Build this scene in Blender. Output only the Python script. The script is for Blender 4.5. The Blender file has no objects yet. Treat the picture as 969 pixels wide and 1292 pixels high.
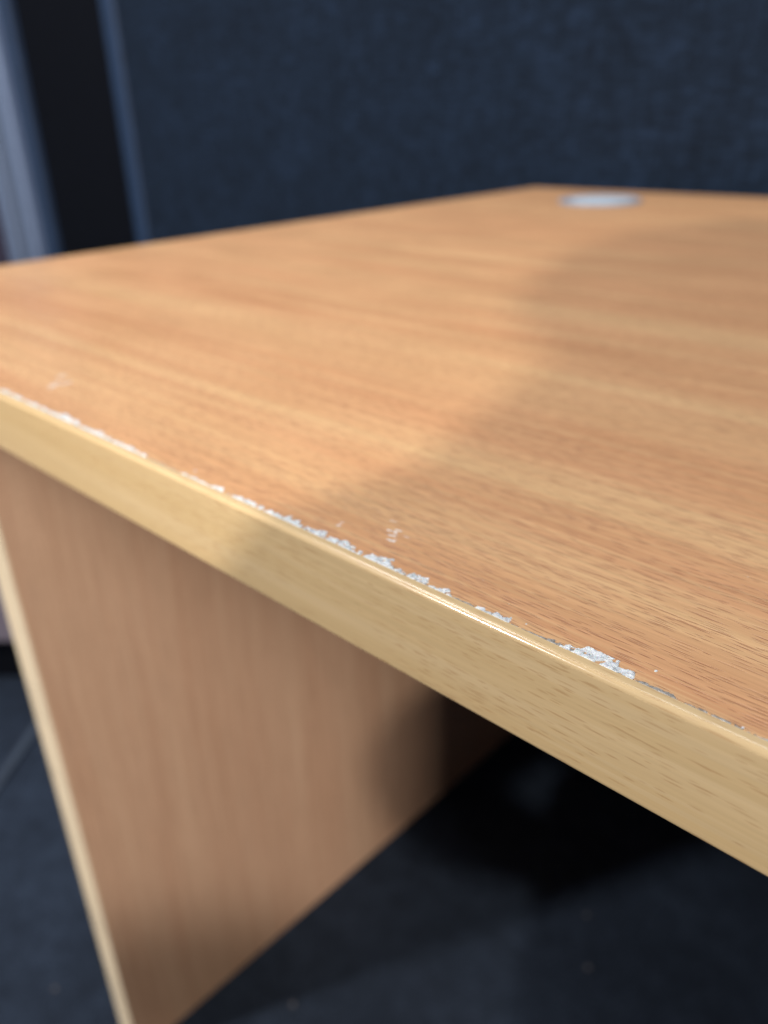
import bpy, bmesh, math, random
from mathutils import Vector, Matrix, noise
random.seed(7)
sc = bpy.context.scene
C = sc.collection
H = 0.73          # desk height
D = 0.792         # desk depth
W = 1.40          # desk width
T = 0.0249        # top thickness

# ------------------------------------------------------------ camera
camd = bpy.data.cameras.new('camera')
cam = bpy.data.objects.new('camera', camd); C.objects.link(cam)
CP = Vector((0.61242, -0.11005, 0.82206))
YAW, PIT, ROL, F = 0.778696, 1.111735, -0.032341, 1029.78
R = Matrix.Rotation(YAW, 4, 'Z') @ Matrix.Rotation(PIT, 4, 'X') @ Matrix.Rotation(ROL, 4, 'Z')
cam.matrix_world = Matrix.Translation(CP) @ R
camd.sensor_fit = 'HORIZONTAL'; camd.sensor_width = 9.8
camd.lens = F / 969 * 9.8
camd.clip_start = 0.005; camd.clip_end = 50
camd.dof.use_dof = True
camd.dof.focus_distance = 0.152
camd.dof.aperture_fstop = camd.lens / 2.9
camd.dof.aperture_blades = 0
sc.camera = cam

# ------------------------------------------------------------ light and exposure
sc.view_settings.view_transform = 'Standard'
sc.view_settings.look = 'None'
sc.view_settings.exposure = 0
sc.view_settings.gamma = 1
w = bpy.data.worlds.new('World'); sc.world = w; w.use_nodes = True
bg = w.node_tree.nodes['Background']
bg.inputs[0].default_value = (0.62, 0.78, 1.0, 1); bg.inputs[1].default_value = 0.10

def area(name, loc, target, size, power, col=(1, 1, 1), sy=None):
    l = bpy.data.lights.new(name, 'AREA'); l.energy = power; l.color = col
    l.shape = 'DISK' if sy is None else 'RECTANGLE'
    l.size = size
    if sy: l.size_y = sy
    o = bpy.data.objects.new(name, l); C.objects.link(o); o.location = loc
    o.rotation_euler = (Vector(target) - Vector(loc)).to_track_quat('-Z', 'Y').to_euler()
    return o
area('ceiling_downlight', (1.60, -2.10, 2.50), (0.4, 0.2, 0.7), 0.07, 64, (1.0, 0.94, 0.84))
area('ceiling_downlight', (-1.15, -2.45, 2.45), (0.3, 0.3, 0.4), 0.25, 96, (1.0, 0.97, 0.93))
area('panel_fill_light', (3.2, -0.51, 1.25), (0.09, 0.2, 0.3), 0.3, 48, (1.0, 0.96, 0.92), 0.3)  # low light added to brighten the side panel, no window there
area('overhead_fill_light', (-0.75, 0.0, 2.60), (-0.4, 0.1, 0), 1.2, 24, (0.97, 0.97, 1.0), 0.6)
area('overhead_fill_light', (0.3, 1.15, 3.0), (0.2, 0.6, 0.7), 1.2, 12, (0.74, 0.87, 1.0), 0.6)  # cool light added behind the screen to tint the far desktop

# ------------------------------------------------------------ helpers
def tag(o, label=None, cat=None, group=None, kind=None):
    if label: o['label'] = label
    if cat: o['category'] = cat
    if group: o['group'] = group
    if kind: o['kind'] = kind
    return o
def empty(name, loc=(0, 0, 0), rz=0):
    o = bpy.data.objects.new(name, None); C.objects.link(o)
    o.location = loc; o.rotation_euler = (0, 0, rz); o.empty_display_size = .05
    return o
def obj(name, bm, mat, parent=None, smooth=False):
    me = bpy.data.meshes.new(name); bm.to_mesh(me); bm.free()
    for m in (mat if isinstance(mat, (list, tuple)) else [mat]): me.materials.append(m)
    if smooth:
        for p in me.polygons: p.use_smooth = True
    o = bpy.data.objects.new(name, me); C.objects.link(o)
    if parent: o.parent = parent
    return o
def box(x0, x1, y0, y1, z0, z1, bev=0.0, seg=2, bm=None):
    b = bmesh.new()
    bmesh.ops.create_cube(b, size=1)
    for v in b.verts:
        v.co = Vector(((x0 + x1) / 2 + v.co.x * (x1 - x0), (y0 + y1) / 2 + v.co.y * (y1 - y0), (z0 + z1) / 2 + v.co.z * (z1 - z0)))
    if bev: bmesh.ops.bevel(b, geom=b.edges[:], offset=bev, segments=seg, profile=.5, affect='EDGES')
    if bm is not None:
        me = bpy.data.meshes.new('tmp'); b.to_mesh(me); b.free(); bm.from_mesh(me); bpy.data.meshes.remove(me); return bm
    return b
def sweep(profile, a, b, up=(0, 0, 1), nseg=1):
    """closed profile of (out, up) points swept from a to b; out = horizontal normal to the right of travel"""
    bm = bmesh.new(); a = Vector(a); b = Vector(b); up = Vector(up)
    t = (b - a).normalized(); n = t.cross(up)
    rings = []
    for k in range(nseg + 1):
        p = a.lerp(b, k / nseg)
        rings.append([bm.verts.new(p + n * q[0] + up * q[1]) for q in profile])
    m = len(profile)
    for r0, r1 in zip(rings, rings[1:]):
        for i in range(m):
            bm.faces.new((r0[i], r0[(i + 1) % m], r1[(i + 1) % m], r1[i]))
    bm.faces.new(rings[0][::-1]); bm.faces.new(rings[-1])
    bmesh.ops.recalc_face_normals(bm, faces=bm.faces)
    return bm
def lathe(prof, cx, cy, n=64):
    bm = bmesh.new(); rings = []
    for r, z in prof:
        if r < 1e-6: rings.append([bm.verts.new((cx, cy, z))])
        else: rings.append([bm.verts.new((cx + r * math.cos(2 * math.pi * i / n), cy + r * math.sin(2 * math.pi * i / n), z)) for i in range(n)])
    for a, b in zip(rings, rings[1:]):
        for i in range(n):
            j = (i + 1) % n
            f = [a[i % len(a)], a[j % len(a)], b[j % len(b)], b[i % len(b)]]
            f = list(dict.fromkeys(f))
            if len(f) > 2: bm.faces.new(f)
    bmesh.ops.recalc_face_normals(bm, faces=bm.faces)
    return bm

# ------------------------------------------------------------ materials
def S(c):   # sRGB 0..255 -> linear
    return tuple((v / 255 / 12.92 if v / 255 <= .04045 else ((v / 255 + .055) / 1.055) ** 2.4) for v in c) + (1,)
class NT:
    def __init__(s, name):
        s.m = bpy.data.materials.new(name); s.m.use_nodes = True
        s.t = s.m.node_tree; s.n = s.t.nodes; s.b = s.n['Principled BSDF']
        s.co = s.n.new('ShaderNodeTexCoord').outputs['Object']
    def link(s, a, b): s.t.links.new(a, b)
    def mapping(s, scale, loc=(0, 0, 0), rot=(0, 0, 0), src=None):
        m = s.n.new('ShaderNodeMapping'); m.inputs['Scale'].default_value = scale
        m.inputs['Location'].default_value = loc; m.inputs['Rotation'].default_value = rot
        s.link(src or s.co, m.inputs[0]); return m.outputs[0]
    def noise(s, vec, scale=1, detail=3, rough=.5, dist=0, out='Fac'):
        n = s.n.new('ShaderNodeTexNoise'); n.inputs['Scale'].default_value = scale
        n.inputs['Detail'].default_value = detail; n.inputs['Roughness'].default_value = rough
        n.inputs['Distortion'].default_value = dist
        s.link(vec, n.inputs['Vector']); return n.outputs[out]
    def ramp(s, f, stops):
        r = s.n.new('ShaderNodeValToRGB'); e = r.color_ramp.elements
        while len(e) < len(stops): e.new(.5)
        for k, (p, c) in enumerate(stops):
            e[k].position = p; e[k].color = c if len(c) == 4 else (*c, 1)
        s.link(f, r.inputs[0]); return r.outputs[0]
    def mix(s, f, a, b, mode='MIX'):
        m = s.n.new('ShaderNodeMix'); m.data_type = 'RGBA'; m.blend_type = mode
        for v, i in ((f, 0), (a, 6), (b, 7)):
            if hasattr(v, 'is_linked'): s.link(v, m.inputs[i])
            else: m.inputs[i].default_value = v
        return m.outputs[2]
    def math(s, op, a, b=0.0, clamp=False):
        m = s.n.new('ShaderNodeMath'); m.operation = op; m.use_clamp = clamp
        for v, i in ((a, 0), (b, 1)):
            if hasattr(v, 'is_linked'): s.link(v, m.inputs[i])
            else: m.inputs[i].default_value = v
        return m.outputs[0]
    def rng(s, v, a, b, c=0., d=1., smooth=True):
        m = s.n.new('ShaderNodeMapRange'); m.interpolation_type = 'SMOOTHSTEP' if smooth else 'LINEAR'
        s.link(v, m.inputs[0])
        for k, x in zip((1, 2, 3, 4), (a, b, c, d)): m.inputs[k].default_value = x
        return m.outputs[0]
    def bump(s, h, strength=.3, dist=.0002, prev=None):
        b = s.n.new('ShaderNodeBump'); b.inputs['Strength'].default_value = strength
        b.inputs['Distance'].default_value = dist; s.link(h, b.inputs['Height'])
        if prev: s.link(prev, b.inputs['Normal'])
        s.link(b.outputs[0], s.b.inputs['Normal']); return b.outputs[0]
    def set(s, **k):
        for a, v in k.items():
            i = s.b.inputs[a.replace('_', ' ')]
            if hasattr(v, 'is_linked'): s.link(v, i)
            else: i.default_value = v
        return s.m

def beech(name, c_lo, c_mid, c_hi, axis='X', pores=1.0, pore_col=(120, 72, 40), rough=.32, across=1.0, seed=0., pore_len=1.0, spec=.5, pd=(.12, .62), fib=(.90, 1.08), bs=.5):
    """printed beech laminate: bands and fine fibres along the grain, short dark pores pressed into it"""
    s = NT(name)
    # grain runs along local X after this swizzle
    if axis == 'X': base = s.mapping((1, 1, 1), (seed, seed * .3, 0))
    elif axis == 'Z': base = s.mapping((1, 1, 1), (seed, 0, 0), (0, math.radians(90), 0))
    else: base = s.mapping((1, 1, 1), (seed, 0, 0), (0, 0, math.radians(90)))
    # gentle waviness of the grain
    wob = s.noise(s.mapping((2.2, 5, 5), src=base), 1, 2, .5, 0, 'Color')
    add = s.n.new('ShaderNodeVectorMath'); add.operation = 'MULTIPLY_ADD'
    s.link(wob, add.inputs[0]); add.inputs[1].default_value = (0, .009, .009); s.link(base, add.inputs[2])
    v = add.outputs[0]
    broad = s.noise(s.mapping((1.1, 26 * across, 26 * across), src=v), 1, 2, .5)
    bands = s.noise(s.mapping((3.5, 130 * across, 130 * across), src=v), 1, 3, .55)
    fine = s.noise(s.mapping((22, 1100, 1100), src=v), 1, 3, .6)
    c = s.ramp(bands, [(.30, S(c_lo)), (.5, S(c_mid)), (.70, S(c_hi))])
    c2 = s.ramp(broad, [(.34, S(c_lo)), (.5, S(c_mid)), (.66, S(c_hi))])
    c = s.mix(.36, c, c2)
    streak = s.rng(s.noise(s.mapping((6, 560, 560), (3, 1, 7), src=v), 1, 2, .5), .52, .64)
    c = s.mix(s.math('MULTIPLY', streak, .55), c, S(c_hi))
    f = s.rng(fine, .3, .7, *fib)
    comb = s.n.new('ShaderNodeCombineColor')
    for i in range(3): s.link(f, comb.inputs[i])
    c = s.mix(1.0, c, comb.outputs[0], 'MULTIPLY')
    # pores: short tapered dashes in rows along the grain, every row shifted by its own random amount
    sx = s.n.new('ShaderNodeSeparateXYZ'); s.link(v, sx.inputs[0])
    acr = s.math('ADD', sx.outputs[1], sx.outputs[2])
    wav = s.noise(s.mapping((60, 260, 260), (4, 8, 1), src=v), 1, 2, .6)
    acr = s.math('ADD', acr, s.math('MULTIPLY', wav, .0007))
    dens = s.noise(s.mapping((14, 150, 150), (1, 2, 3), src=v), 1, 2, .5)
    def dashes(pitch, cell, thick, lo, hi, off):
        a = s.math('ADD', s.math('DIVIDE', acr, pitch), off)
        row = s.math('FLOOR', a); fa = s.math('SUBTRACT', s.math('FRACT', a), .5)
        wn = s.n.new('ShaderNodeTexWhiteNoise'); wn.noise_dimensions = '1D'; s.link(row, wn.inputs['W'])
        u = s.math('ADD', s.math('DIVIDE', sx.outputs[0], cell * pore_len), s.math('MULTIPLY', wn.outputs['Value'], 37.))
        ci = s.math('FLOOR', u); fu = s.math('SUBTRACT', s.math('FRACT', u), .5)
        cb = s.n.new('ShaderNodeCombineXYZ'); s.link(ci, cb.inputs[0]); s.link(row, cb.inputs[1])
        w2 = s.n.new('ShaderNodeTexWhiteNoise'); w2.noise_dimensions = '2D'; s.link(cb.outputs[0], w2.inputs['Vector'])
        sp = s.n.new('ShaderNodeSeparateColor'); s.link(w2.outputs['Color'], sp.inputs[0])
        ln = s.math('MULTIPLY_ADD', sp.outputs[0], .30); ln.node.inputs[2].default_value = .16
        q = s.math('DIVIDE', fu, ln); q = s.math('SUBTRACT', 1., s.math('MULTIPLY', q, q))
        jit = s.math('MULTIPLY', s.math('SUBTRACT', sp.outputs[1], .5), .55)
        dd = s.math('ABSOLUTE', s.math('SUBTRACT', fa, jit))
        edge = s.math('MULTIPLY', q, thick)
        m = s.n.new('ShaderNodeMapRange'); s.link(s.math('SUBTRACT', edge, dd), m.inputs[0])
        m.inputs[1].default_value = -.03; m.inputs[2].default_value = .09
        thr = s.rng(dens, .30, .70, hi, lo)
        pk = s.math('GREATER_THAN', sp.outputs[2], thr)
        st = s.math('MULTIPLY_ADD', wn.outputs['Value'], .5); st.node.inputs[2].default_value = .5
        return s.math('MULTIPLY', s.math('MULTIPLY', m.outputs[0], pk), st)
    pore = s.math('MAXIMUM', dashes(.0011, .0070, .17, pd[0], pd[1], .0), dashes(.00082, .0052, .16, pd[0] + .1, pd[1] + .08, 3.37))
    pore = s.math('MAXIMUM', pore, dashes(.0017, .0095, .13, pd[0] + .1, pd[1], 9.71))
    c = s.mix(s.math('MULTIPLY', pore, .62 * pores, True), c, S(pore_col))
    hh = s.math('SUBTRACT', s.math('MULTIPLY', fine, .35), pore)
    s.bump(hh, bs * pores, .00012)
    sm = s.noise(s.mapping((14, 30, 30), src=s.co), 1, 3, .6)
    ro = s.rng(sm, .35, .7, rough - .05, rough + .08)
    ro = s.math('ADD', ro, s.math('MULTIPLY', pore, .2))
    return s.set(Base_Color=c, Roughness=ro, Specular_IOR_Level=spec)

M_top = beech('beech_laminate', (208, 152, 109), (214, 161, 117), (226, 184, 135), pore_col=(138, 70, 38), rough=.34, pores=1.0, pore_len=1.25)
M_panel = beech('beech_panel', (193, 150, 121), (200, 159, 130), (210, 172, 142), axis='Z', rough=.42, seed=3, pores=.5)
M_band = beech('beech_edging', (211, 180, 132), (216, 186, 140), (222, 194, 151), pore_col=(164, 116, 70), rough=.18, pores=.75, seed=5, pd=(.45, .95), fib=(.96, 1.035), bs=.0)
M_bandY = beech('beech_edging_side', (196, 168, 112), (205, 178, 124), (214, 188, 138), axis='Y', pore_col=(160, 118, 66), rough=.3, pores=.5, seed=5)
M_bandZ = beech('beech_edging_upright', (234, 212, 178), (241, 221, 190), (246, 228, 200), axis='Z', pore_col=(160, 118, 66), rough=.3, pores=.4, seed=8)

def plain(name, col, rough=.5, metal=0., nscale=60, amt=.15, bstr=.1, bdist=.0005, spec=.5):
    s = NT(name)
    n = s.noise(s.mapping((nscale,) * 3), 1, 4, .6)
    a = S(col); lo = tuple(x * (1 - amt) for x in a[:3]) + (1,); hi = tuple(min(1, x * (1 + amt)) for x in a[:3]) + (1,)
    c = s.ramp(n, [(.3, lo), (.7, hi)])
    s.bump(n, bstr, bdist)
    return s.set(Base_Color=c, Roughness=rough, Metallic=metal, Specular_IOR_Level=spec)

def fabric(name, lo, mid, hi):
    s = NT(name)
    wx = s.noise(s.mapping((26, 26, 420)), 1, 3, .6)
    wz = s.noise(s.mapping((420, 420, 26), (4, 4, 4)), 1, 3, .6)
    cl = s.noise(s.mapping((75, 75, 190), (9, 1, 2)), 1, 4, .7)
    pt = s.noise(s.mapping((9, 9, 9), (2, 6, 1)), 1, 2, .5)
    h = s.math('ADD', s.math('MULTIPLY', wx, .5), s.math('MULTIPLY', wz, .5))
    t = s.math('ADD', s.math('MULTIPLY', h, .55), s.math('ADD', s.math('MULTIPLY', cl, .37), s.math('MULTIPLY', pt, .08)))
    c = s.ramp(t, [(.40, S(lo)), (.5, S(mid)), (.61, S(hi))])
    s.bump(h, .6, .0012)
    return s.set(Base_Color=c, Roughness=.95, Specular_IOR_Level=.15, Sheen_Weight=.0)
M_fab = fabric('navy_weave', (14, 22, 34), (20, 31, 46), (33, 48, 71))
M_trim = plain('screen_trim', (30, 50, 78), .55, 0, 40)
M_black = plain('black_plastic', (5, 8, 17), .8, 0, 50, spec=.12)
M_silver = plain('brushed_silver', (126, 142, 172), .45, .4, 80, .08)
M_grey = plain('grey_profile', (104, 106, 108), .5, .2, 80, .08)
M_mauve = plain('mauve_grey_paint', (120, 112, 126), .55, 0, 30, .06)
M_strip = plain('pale_floor_strip', (50, 61, 77), .8, .1, 60)
M_core = plain('chipboard_core', (178, 150, 112), .9, 0, 900, .3, .8, .0004)
M_ring = plain('grommet_plastic', (142, 160, 180), .35, 0, 60, .05)
M_cap = plain('grommet_lid', (206, 222, 238), .28, 0, 60, .05)  # paler than the ring: the centre highlight is put into the lid colour

def carpet():
    s = NT('navy_carpet')
    big = s.noise(s.mapping((5, 5, 5)), 1, 3, .6)
    tuft = s.noise(s.mapping((330, 330, 330)), 1, 4, .7)
    mid = s.noise(s.mapping((40, 40, 40), (3, 3, 3)), 1, 3, .6)
    t = s.math('ADD', s.math('MULTIPLY', tuft, .6), s.math('ADD', s.math('MULTIPLY', mid, .16), s.math('MULTIPLY', big, .24)))
    c = s.ramp(t, [(.38, S((30, 36, 46))), (.5, S((44, 53, 68))), (.64, S((66, 79, 99)))])
    s.bump(tuft, 1, .004)
    return s.set(Base_Color=c, Roughness=1, Specular_IOR_Level=.1)
M_carpet = carpet()

def chipmat():
    s = NT('bare_white_chipping')
    n = s.noise(s.mapping((520, 800, 520)), 1, 4, .6)
    n2 = s.noise(s.mapping((260, 420, 260), (2, 2, 2)), 1, 3, .6)
    c = s.ramp(n, [(.26, S((150, 156, 162))), (.42, S((202, 206, 210))), (.64, S((230, 233, 235)))])
    c = s.mix(s.rng(n2, .58, .72, 0., .55), c, S((170, 172, 172)))
    s.bump(n, .3, .00015)
    return s.set(Base_Color=c, Roughness=.7, Specular_IOR_Level=.4, Subsurface_Weight=.1, Subsurface_Scale=.001)
M_chip = chipmat()
def chipgrey():
    s = NT('greyed_chipping')
    n = s.noise(s.mapping((1100, 1600, 900)), 1, 4, .7)
    c = s.ramp(n, [(.34, S((112, 104, 98))), (.52, S((158, 152, 146))), (.68, S((206, 206, 204)))])
    s.bump(n, .8, .0002)
    return s.set(Base_Color=c, Roughness=.6)
M_chipg = chipgrey()

# ------------------------------------------------------------ setting: carpet floor
bm = bmesh.new()
vs = [bm.verts.new(p) for p in ((-6, -5, 0), (6, -5, 0), (6, 6, 0), (-6, 6, 0))]
bm.faces.new(vs)
tag(obj('floor', bm, M_carpet), kind='structure')

# ------------------------------------------------------------ desk
desk = empty('office_desk')
tag(desk, 'beech effect office desk with white chips along its pale front edge', 'desk')
RB = 0.0014       # rounding of the edging
def band_profile(t=.0028, r=RB, z0=H - T, z1=H):
    pts = [(0, z0), (0, z1)]
    n = 16
    for k in range(n + 1):
        a = math.pi / 2 * k / n
        pts.append((t - r + r * math.sin(a), z1 - r + r * math.cos(a)))
    for k in range(n + 1):
        a = math.pi / 2 * k / n
        pts.append((t - r + r * math.cos(a), z0 + r - r * math.sin(a)))
    return pts
prof = band_profile()
bt = .0028; gap = .00012
# top board (hole for the grommet is covered by its flange)
tb = box(bt + gap, W - bt - gap, bt + gap, D - bt - gap, H - T + .0002, H - .0001, .00018, 1)
tb = obj('desktop', tb, M_top, desk)
# edging strips: front runs -x..; outward normal = t x up
o = obj('edge_band', sweep(prof, (W - .0, bt, 0), (0.0, bt, 0), nseg=1), M_band, desk, True)
# travel along -x: t x up = (-1,0,0)x(0,0,1) = (0,1,0)  -> want -y, so travel +x
bpy.data.objects.remove(o)
def band(a, b, mat):
    o = obj('edge_band', sweep(prof, a, b), mat, desk, True)
    md = o.modifiers.new('edges', 'EDGE_SPLIT'); md.split_angle = math.radians(40)
    return o
tag(band((0, bt, 0), (W, bt, 0), M_band), 'pale yellow beech edging along the front')
band((W, D - bt, 0), (0, D - bt, 0), M_band)
band((bt, D - bt - .0001, 0), (bt, bt + .0001, 0), M_bandY)
band((W - bt, bt + .0001, 0), (W - bt, D - bt - .0001, 0), M_bandY)

# side panels
def side_panel(x0, x1, y0=.0539, y1=D - .03):
    p = obj('side_panel', box(x0, x1, y0 + .002, y1, 0.0, H - T, .0005, 1), M_panel, desk)
    b = box(x0, x1, y0, y0 + .0018, 0.0, H - T - .0003, .0007, 2)
    obj('edge_band', b, M_bandZ, p)
side_panel(.0912 - .030, .0912)
side_panel(W - .0912, W - .0912 + .0275)

# cable grommet
gx, gy = .1545, .683
g = obj('cable_grommet', lathe([(.0395, H - .012), (.0395, H + .0002), (.0415, H + .0006), (.0412, H + .0022), (.0395, H + .0028),
                                (.0335, H + .0026), (.0325, H + .0012), (.0325, H - .012)], gx, gy), M_ring, desk, True)
obj('lid', lathe([(0, H + .0022), (.030, H + .0022), (.0318, H + .0012), (.0318, H - .003)], gx, gy), M_cap, g, True)

# chips in the laminate along the front edge: (x0, x1, greatest width, density, seed, material)
zt = H - .0001
def chip(x0, x1, wmax, dens, seed, mat=None, y0=bt - .0001, hmax=.0003, shift=0., z=None, fx=1.0):
    dx, dy = .00020, .00017
    nx = int((x1 - x0) / dx) + 1; ny = max(4, int(wmax / dy) + 2)
    bm = bmesh.new(); vt = {}
    def N(x, y, f, k=0): return noise.noise(Vector((x * f * fx, y * f, seed * 3.7 + k)))
    def inside(i, j):
        x = x0 + i * dx; y = y0 + j * dy
        u = i / nx
        env = min(1, u * 6, (1 - u) * 6) ** .6
        wl = wmax * env * max(0, dens + .55 * N(x, 0, 150) + .42 * N(x, 0, 520, 5) + .13 * N(x, 0, 1500, 9))
        d = y - y0 - shift * max(0, N(x, 0, 300, 3))
        if d < 0: return False
        if d > wl: return False
        return N(x, y, 950, 11) > -.36
    def vert(i, j, edge):
        k = (i, j)
        if k not in vt:
            x = x0 + i * dx + .00007 * N(i * .013, j * .017, 900, 21); y = y0 + j * dy + .00007 * N(i * .013, j * .017, 900, 31)
            vt[k] = bm.verts.new((x, y, 0))
        return vt[k]
    cells = {(i, j) for i in range(nx) for j in range(ny) if inside(i, j)}
    for (i, j) in cells:
        bm.faces.new((vert(i, j, 0), vert(i + 1, j, 0), vert(i + 1, j + 1, 0), vert(i, j + 1, 0)))
    if not cells: bm.free(); return None
    bz = zt if z is None else z
    for (i, j), v in vt.items():
        c = sum(((i - a, j - b) in cells) for a in (0, 1) for b in (0, 1))
        inner = c == 4
        hgt = .00004 if not inner else .00010 + hmax * max(0, .35 + .8 * N(v.co.x, v.co.y, 1200, 41) + .4 * N(v.co.x, v.co.y, 3100, 51))
        v.co.z = bz + hgt
    # skirts down to the laminate give the flakes thickness
    for e in [e for e in bm.edges if len(e.link_faces) == 1]:
        a, b = e.verts
        a2 = bm.verts.new((a.co.x, a.co.y, bz - .0002)); b2 = bm.verts.new((b.co.x, b.co.y, bz - .0002))
        bm.faces.new((a, b, b2, a2))
    bmesh.ops.recalc_face_normals(bm, faces=bm.faces)
    return obj('chip', bm, mat or M_chip, desk)
chips = [
    (0.2950, 0.3300, 0.0036, 0.50, 1), (0.3285, 0.3600, 0.0037, 0.54, 2), (0.3590, 0.3800, 0.0035, 0.43, 3), (0.3800, 0.4010, 0.0032, 0.48, 4),
    (0.4185, 0.4270, 0.0036, 0.28, 5), (0.4270, 0.4345, 0.0022, 0.12, 6),
    (0.4335, 0.4395, 0.0028, 0.34, 7), (0.4390, 0.4480, 0.0026, 0.30, 8), (0.4475, 0.4580, 0.0026, 0.54, 9), (0.4575, 0.4640, 0.0033, 0.42, 10),
    (0.4635, 0.4720, 0.0040, 0.62, 11), (0.4715, 0.4800, 0.0031, 0.58, 12), (0.4795, 0.4900, 0.0038, 0.60, 13), (0.4895, 0.4925, 0.0026, 0.42, 14),
    (0.4935, 0.5012, 0.0036, 0.70, 15), (0.5008, 0.5065, 0.0028, 0.56, 16),
    (0.5260, 0.5305, 0.0026, 0.55, 18), (0.5300, 0.5345, 0.0028, 0.66, 19),
    (0.5462, 0.5510, 0.0020, 0.70, 20), (0.5495, 0.5580, 0.0034, 1.15, 21), (0.5560, 0.5615, 0.0020, 0.85, 22),
]
for a in chips: chip(*a)
chip(.5068, .5125, .0034, .75, 30, M_chip, fx=1.2)
chip(.5110, .5200, .0028, .60, 31, M_chip)
chip(.5080, .5160, .0018, .6, 32, M_chipg, hmax=.0002)
for x0, x1, wd, sd in ((.5200, .5262, .0007, 40), (.5345, .5462, .0006, 41), (.5430, .5500, .0013, 42), (.5618, .5700, .0012, 43),
                       (.5700, .5900, .0008, 44), (.4010, .4190, .0005, 45)):
    tag(chip(x0, x1, wd, .7, sd, M_chipg, hmax=.00012), 'greyed worn laminate at the seam')
# stray flakes and the small scuffs on the top
def fleck(x, y, r, seed, mat=None, el=1.0, ang=0., name='chip', flat=.45):
    bm = bmesh.new(); n = 9; ca, sa = math.cos(ang), math.sin(ang)
    rnd = random.Random(seed)
    ring = []
    for k in range(n):
        a = 2 * math.pi * k / n; q = r * rnd.uniform(.65, 1.15)
        px, py = q * el * math.cos(a), q * math.sin(a)
        ring.append(bm.verts.new((x + px * ca - py * sa, y + px * sa + py * ca, zt + .00001)))
    mid = [bm.verts.new((x + (v.co.x - x) * .6, y + (v.co.y - y) * .6, zt + r * flat * rnd.uniform(.6, 1))) for v in ring]
    top = bm.verts.new((x, y, zt + r * flat))
    for k in range(n):
        j = (k + 1) % n
        bm.faces.new((ring[k], ring[j], mid[j], mid[k])); bm.faces.new((mid[k], mid[j], top))
    return obj(name, bm, mat or M_chip, desk)
for x, y, r, sd in ((.5635, .0079, .00035, 1), (.5375, .0049, .00022, 2), (.5810, .0034, .0003, 3), (.4215, .0066, .0004, 4), (.5340, .0046, .0002, 5)):
    fleck(x, y, r, sd)
def scuff(x, y, ln, wd, ang, seed, m=None): fleck(x, y, wd, seed, m or M_scuff, ln / wd, ang, 'scuff', .04)
sM = NT('pale_scuff')
nn = sM.noise(sM.mapping((900, 900, 900)), 1, 2, .6)
M_scuff = sM.set(Base_Color=sM.ramp(nn, [(.35, S((232, 218, 204))), (.6, S((250, 246, 242)))]), Roughness=.5, Alpha=sM.rng(nn, .30, .50, .25, 1.))
M_faint = M_scuff.copy(); M_faint.name = 'faint_rub_mark'
for n_ in M_faint.node_tree.nodes:
    if n_.type == 'MAP_RANGE': n_.inputs[3].default_value = .06; n_.inputs[4].default_value = .5
for sx_, sy_, ln, wd, an, sd in ((.4912, .0176, .0013, .00030, .35, 60), (.4903, .0163, .0019, .00042, .12, 61), (.4921, .0158, .0008, .00022, -.2, 62),
                              (.4918, .0146, .0016, .00034, .28, 63), (.4933, .0128, .0014, .00048, .05, 64), (.4940, .0136, .0006, .0002, .5, 65)):
    scuff(sx_, sy_, ln, wd, an, sd)
scuff(.4950, .0165, .0012, .00016, .1, 70)
scuff(.4870, .0205, .0012, .00018, .2, 71)
scuff(.4780, .0100, .0009, .0003, .7, 72); scuff(.4775, .0115, .0009, .0002, .7, 73)
scuff(.3075, .0195, .0042, .0019, 2.2, 74, M_faint); scuff(.3085, .0240, .0030, .0016, 1.9, 75, M_faint); scuff(.2985, .0270, .0036, .0013, 2.1, 76, M_faint)

# dust lying on the near part of the top: one mesh, nobody could count it
bm = bmesh.new(); rd = random.Random(11)
for k in range(420):
    x = rd.uniform(.30, .75); y = rd.uniform(.004, .30); q = rd.uniform(.00004, .00013)
    vs = [bm.verts.new((x + q * rd.uniform(.6, 1.6) * math.cos(a), y + q * rd.uniform(.6, 1.6) * math.sin(a), zt + .00003)) for a in (0, 1.2, 2.5, 3.8, 5.1)]
    t = bm.verts.new((x, y, zt + .00003 + q * .6))
    for a in range(5): bm.faces.new((vs[a], vs[(a + 1) % 5], t))
M_dust = plain('pale_dust', (206, 196, 184), .8, 0, 900, .1)
tag(obj('dust', bm, M_dust, desk), kind='stuff')

# ------------------------------------------------------------ screens and things behind
YS = .835
scr = empty('partition_screen', (0, YS, 0))
tag(scr, 'wide dark navy fabric partition screen standing behind the desk', 'partition')
bm = box(-.992, 2.2, 0.006, .034, 0.03, 1.55, .004, 2); obj('fabric_panel', bm, M_fab, scr)
obj('trim', box(-1.041, -.992, 0, .04, 0.0, 1.56, .006, 3), M_trim, scr, False)
obj('base_rail', box(-.992, 2.2, 0.0, .04, 0.0, .0295, .003, 2), M_trim, scr)

dk = empty('black_partition', (0, YS, 0))
tag(dk, 'plain black upright panel between the navy screen and the silver post', 'partition')
obj('panel', box(-1.4600, -1.0415, .03, .055, 0, 1.56, .002, 1), M_black, dk)
obj('trim', box(-1.512, -1.4605, .012, .055, 0, 1.56, .006, 3), M_trim, dk)

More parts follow.
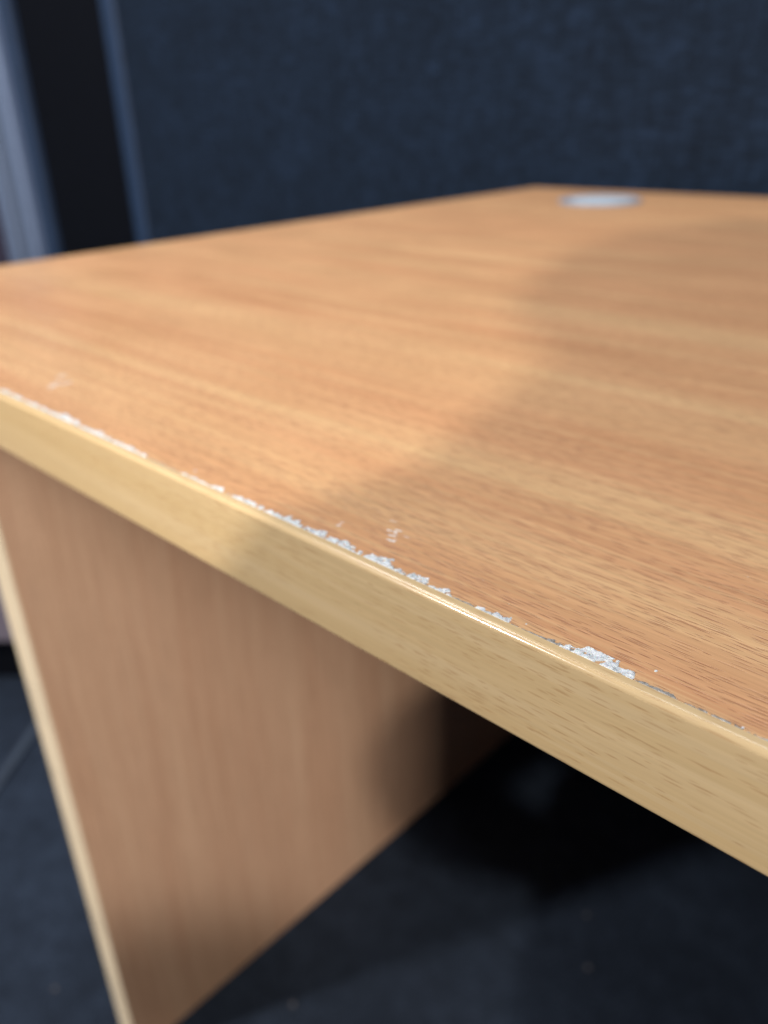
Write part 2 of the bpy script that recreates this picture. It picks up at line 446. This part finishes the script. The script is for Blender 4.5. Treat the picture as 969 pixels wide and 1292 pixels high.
po = empty('silver_post', (0, YS, 0))
tag(po, 'silver grey ribbed metal post left of the black panel', 'post')
obj('front_rib', box(-1.595, -1.5130, -.012, .055, 0, 1.56, .008, 3), M_silver, po)
obj('recess', box(-1.655, -1.5955, .012, .050, 0, 1.56, .002, 1), M_grey, po)
obj('side_rib', box(-1.715, -1.6555, -.004, .055, 0, 1.56, .008, 3), M_silver, po)
wl = empty('mauve_partition', (0, YS, 0))
tag(wl, 'dark mauve partition at the far left behind the silver post', 'partition')
obj('panel', box(-3.2, -1.716, .02, .06, 0, 1.56, .003, 1), plain('dark_mauve_panel', (52, 46, 66), .8, 0, 30, .1), wl)

# low cabinet left of the desk with the shade beneath it built as a black block
a = math.atan2(.66, .75)
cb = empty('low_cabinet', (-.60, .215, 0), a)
tag(cb, 'low mauve grey cabinet over a black block of shade beyond the left side panel', 'cabinet')
obj('body', box(-.40, .20, .0, .42, .085, .52, .004, 2), M_mauve, cb)
obj('shade_block', box(-.39, .19, .012, .41, 0, .0845, .002, 1), M_black, cb)
obj('drawer_front', box(-.396, .196, -.016, -.0005, .09, .295, .003, 2), M_mauve, cb)
obj('drawer_front', box(-.396, .196, -.016, -.0005, .30, .512, .003, 2), M_mauve, cb)
# pale flat strip lying on the carpet
d = Vector((-.06, .074, 0)).normalized()
st = obj('floor_strip', box(-.30, .16, -.007, .007, .0, .004, .0012, 2), M_strip)
st.location = (-.395, .139, .0005); st.rotation_euler = (0, 0, math.atan2(d.y, d.x))
tag(st, 'narrow pale blue strip lying on the carpet left of the desk', 'floor strip')

# crumbs on the carpet
M_crumb = plain('crumb', (92, 92, 98), .8, 0, 700, .2)
def crumb(x, y, r, label, seed):
    bm = bmesh.new(); bmesh.ops.create_icosphere(bm, subdivisions=2, radius=r)
    for v in bm.verts:
        v.co *= 1 + .5 * noise.noise(v.co * 400 + Vector((seed, 0, 0))); v.co.z *= .6
    o = obj('crumb', bm, M_crumb); o.location = (x, y, r * .55)
    tag(o, label, 'crumb', 'pale crumbs on the carpet')
crumb(.3635, .4274, .0026, 'pale crumb on the lit carpet, nearest the bottom right corner', 1)
crumb(.3287, .4815, .0023, 'pale crumb at the edge of the shadow under the desk', 2)
crumb(.1634, .1892, .0024, 'brownish crumb by the foot of the side panel', 3)
crumb(-.0345, .0295, .0022, 'pale crumb on the blue carpet left of the side panel', 4)

#PERSON
# ------------------------------------------------------------ the photographer, seated just behind the camera
M_shirt = plain('charcoal_shirt', (62, 66, 76), .9, 0, 500, .2)
M_trous = plain('dark_trousers', (40, 44, 56), .9, 0, 500, .2)
M_skin = plain('skin', (196, 146, 120), .5, 0, 60, .06)
M_hair = plain('dark_hair', (38, 30, 26), .6, 0, 400, .3, .8, .002)
M_phone = plain('phone_case', (26, 28, 32), .35, 0, 60, .05)
Rm = R.to_3x3()
fw = Rm @ Vector((0, 0, -1)); up = Rm @ Vector((0, 1, 0)); rt = Rm @ Vector((1, 0, 0))
pc = CP - fw * .014 - up * .058 + rt * .018
ph = empty('phone', pc); ph.rotation_euler = Rm.to_euler()
tag(ph, 'dark mobile phone held up by the person in front of the desk', 'phone')
obj('body', box(-.036, .036, -.075, .075, -.004, .004, .0035, 3), M_phone, ph)
obj('screen', box(-.033, .033, -.071, .071, .0041, .0047, .0002, 1), M_black, ph)

f = Vector((-.5, .86, 0)).normalized(); sd = Vector((.86, .5, 0)).normalized(); Z = Vector((0, 0, 1))
pel = Vector((.95, -.58, .56))
J = {}; E_ = []; Rd = {}
def jt(n, p, r, par=None):
    J[n] = Vector(p); Rd[n] = r
    if par: E_.append((par, n))
jt('pelvis', pel, .125)
jt('waist', pel + f * .04 + Z * .16, .12, 'pelvis')
jt('chest', (.845, -.40, .90), .135, 'waist')
jt('collar', (.81, -.35, 1.02), .10, 'chest')
jt('neck', (.805, -.36, 1.09), .055, 'collar')
jt('jaw', (.80, -.37, 1.155), .060, 'neck')
jt('face', (.81, -.39, 1.215), .084, 'jaw')
jt('skull', (.818, -.395, 1.285), .088, 'face')
jt('nose', (.755, -.315, 1.215), .012, 'face')
for s, n in ((-1, 'l'), (1, 'r')):
    hip = pel + sd * .095 * s - Z * .01
    jt(n + 'hip', hip, .095, 'pelvis')
    knee = hip + f * .40 + Z * .0
    jt(n + 'knee', knee, .062, n + 'hip')
    jt(n + 'calf', knee + f * .03 - Z * .16, .055, n + 'knee')
    jt(n + 'ankle', knee + f * .05 - Z * .44, .038, n + 'calf')
    jt(n + 'toe', knee + f * .22 - Z * .50, .030, n + 'ankle')
    J[n + 'ankle'].z = .08; J[n + 'toe'].z = .032
    jt(n + 'shoulder', Vector((.80, -.34, 1.03)) + sd * .185 * s, .062, 'collar')
J['lshoulder'] = Vector((.727, -.265, 1.02)); J['rhip'] = Vector((1.0, -.50, .49)); J['rknee'] = Vector((.86, -.11, .41)); J['rcalf'] = Vector((.85, .02, .27)); Rd['rcalf'] = .07
J['rankle'] = Vector((.83, .12, .10)); J['rtoe'] = Vector((.795, .27, .045)); Rd['rankle'] = .055; Rd['rtoe'] = .042
bot = pc - up * .035
jt('lelbow', (.634, -.447, .95), .052, 'lshoulder'); jt('relbow', (.90, -.16, .80), .043, 'rshoulder')
for s, n in ((-1, 'l'), (1, 'r')):
    wr = bot + rt * (.075 * s) - up * .045 - fw * .055
    if n == 'l': jt('lforearm', (.606, -.37, .83), .044, 'lelbow')
    jt(n + 'wrist', wr, .026, n + ('forearm' if n == 'l' else 'elbow'))
    palm = bot + rt * (.058 * s) - up * .01 - fw * .022
    jt(n + 'palm', palm, .024, n + 'wrist')
    for k in range(4):
        base = palm + up * (.026 - .017 * k) + fw * .012
        L = (.9, 1.0, .95, .75)[k]
        jt(f'{n}f{k}a', base + fw * .012 - rt * (.004 * s), .0095, n + 'palm')
        jt(f'{n}f{k}b', base + fw * .020 - rt * (.022 * s * L), .0085, f'{n}f{k}a')
        jt(f'{n}f{k}c', base + fw * .018 - rt * (.040 * s * L), .0075, f'{n}f{k}b')
    jt(n + 't1', palm + up * .012 - fw * .012 - rt * (.010 * s), .0105, n + 'palm')
    jt(n + 't2', palm + up * .034 - fw * .004 - rt * (.026 * s), .009, n + 't1')
names = list(J); idx = {n: i for i, n in enumerate(names)}
me = bpy.data.meshes.new('person')
me.from_pydata([J[n] for n in names], [(idx[a], idx[b]) for a, b in E_], [])
pr = bpy.data.objects.new('person', me); C.objects.link(pr)
md = pr.modifiers.new('skin', 'SKIN'); md.use_smooth_shade = True
lay = me.skin_vertices[0].data if me.skin_vertices else None
if lay is None:
    bmt = bmesh.new(); bmt.from_mesh(me); bmt.verts.layers.skin.verify(); bmt.to_mesh(me); bmt.free(); lay = me.skin_vertices[0].data
for n in names:
    lay[idx[n]].radius = (Rd[n], Rd[n]); lay[idx[n]].use_root = (n == 'pelvis')
pr.modifiers.new('sub', 'SUBSURF').levels = 2
dg = bpy.context.evaluated_depsgraph_get()
ev = pr.evaluated_get(dg); m2 = bpy.data.meshes.new_from_object(ev)
pr.modifiers.clear(); pr.data = m2
for m in (M_shirt, M_trous, M_skin): m2.materials.append(m)
nw = {k: J[k] for k in J}
for p in m2.polygons:
    c = p.center; p.use_smooth = True
    hand = min((c - nw['lwrist']).length, (c - nw['lpalm']).length, (c - nw['rwrist']).length, (c - nw['rpalm']).length) < .05
    if c.z > 1.085 or hand: p.material_index = 2
    elif c.z < .62 and not hand: p.material_index = 1
    else: p.material_index = 0
tag(pr, 'person in charcoal shirt seated in front of the desk holding a phone', 'person')
bm = bmesh.new(); bmesh.ops.create_uvsphere(bm, u_segments=32, v_segments=20, radius=1)
for v in bm.verts:
    k = 1 + .05 * noise.noise(v.co * 4)
    v.co = Vector((v.co.x * .108 * k, v.co.y * .112 * k, v.co.z * .105 * k))
hc = Vector((.832, -.412, 1.285))
bmesh.ops.delete(bm, geom=[v for v in bm.verts if v.co.dot(f) > .055 and v.co.z < .035 or v.co.z < -.08], context='VERTS')
for v in bm.verts: v.co += hc
for q, rad in (((.822, -.435, 1.20), .056), ((.788, -.425, 1.15), .055), ((.77, -.40, 1.10), .060), ((.88, -.39, 1.19), .055), ((.83, -.455, 1.17), .07)):
    lb = bmesh.new(); bmesh.ops.create_uvsphere(lb, u_segments=20, v_segments=14, radius=rad)
    for v in lb.verts:
        v.co *= 1 + .08 * noise.noise(v.co * 30); v.co.z *= 1.25; v.co += Vector(q)
    tm = bpy.data.meshes.new('tmp'); lb.to_mesh(tm); lb.free(); bm.from_mesh(tm); bpy.data.meshes.remove(tm)
obj('hair', bm, M_hair, pr, True)

ch = empty('office_chair', (pel.x, pel.y, 0), math.atan2(f.y, f.x))
tag(ch, 'black office chair on a five star base under the seated person', 'chair')
obj('seat', box(-.24, .24, -.24, .24, .37, .435, .03, 4), M_black, ch, True)
obj('backrest', box(-.30, -.25, -.21, .21, .55, .98, .02, 4), M_black, ch, True)
obj('back_support', box(-.31, -.27, -.03, .03, .33, .60, .008, 2), M_black, ch)
obj('bracket', box(-.30, .05, -.03, .03, .335, .369, .006, 2), M_black, ch)
obj('gas_lift', lathe([(0, .10), (.028, .10), (.028, .335), (0, .335)], 0, 0, 24), M_silver, ch, True)
for k in range(5):
    an = k * 2 * math.pi / 5 + .3
    a_ = box(.02, .29, -.018, .018, .065, .10, .006, 2)
    bmesh.ops.rotate(a_, verts=a_.verts, cent=(0, 0, 0), matrix=Matrix.Rotation(an, 3, 'Z'))
    l = obj('leg', a_, M_black, ch)
    cs = lathe([(0, -.012), (.026, -.012), (.030, -.006), (.030, .006), (.026, .012), (0, .012)], 0, 0, 20)
    bmesh.ops.rotate(cs, verts=cs.verts, cent=(0, 0, 0), matrix=Matrix.Rotation(math.pi / 2, 3, 'X'))
    for v in cs.verts: v.co += Vector((.27, 0, .031))
    bmesh.ops.rotate(cs, verts=cs.verts, cent=(0, 0, 0), matrix=Matrix.Rotation(an, 3, 'Z'))
    obj('castor', cs, M_black, l, True)
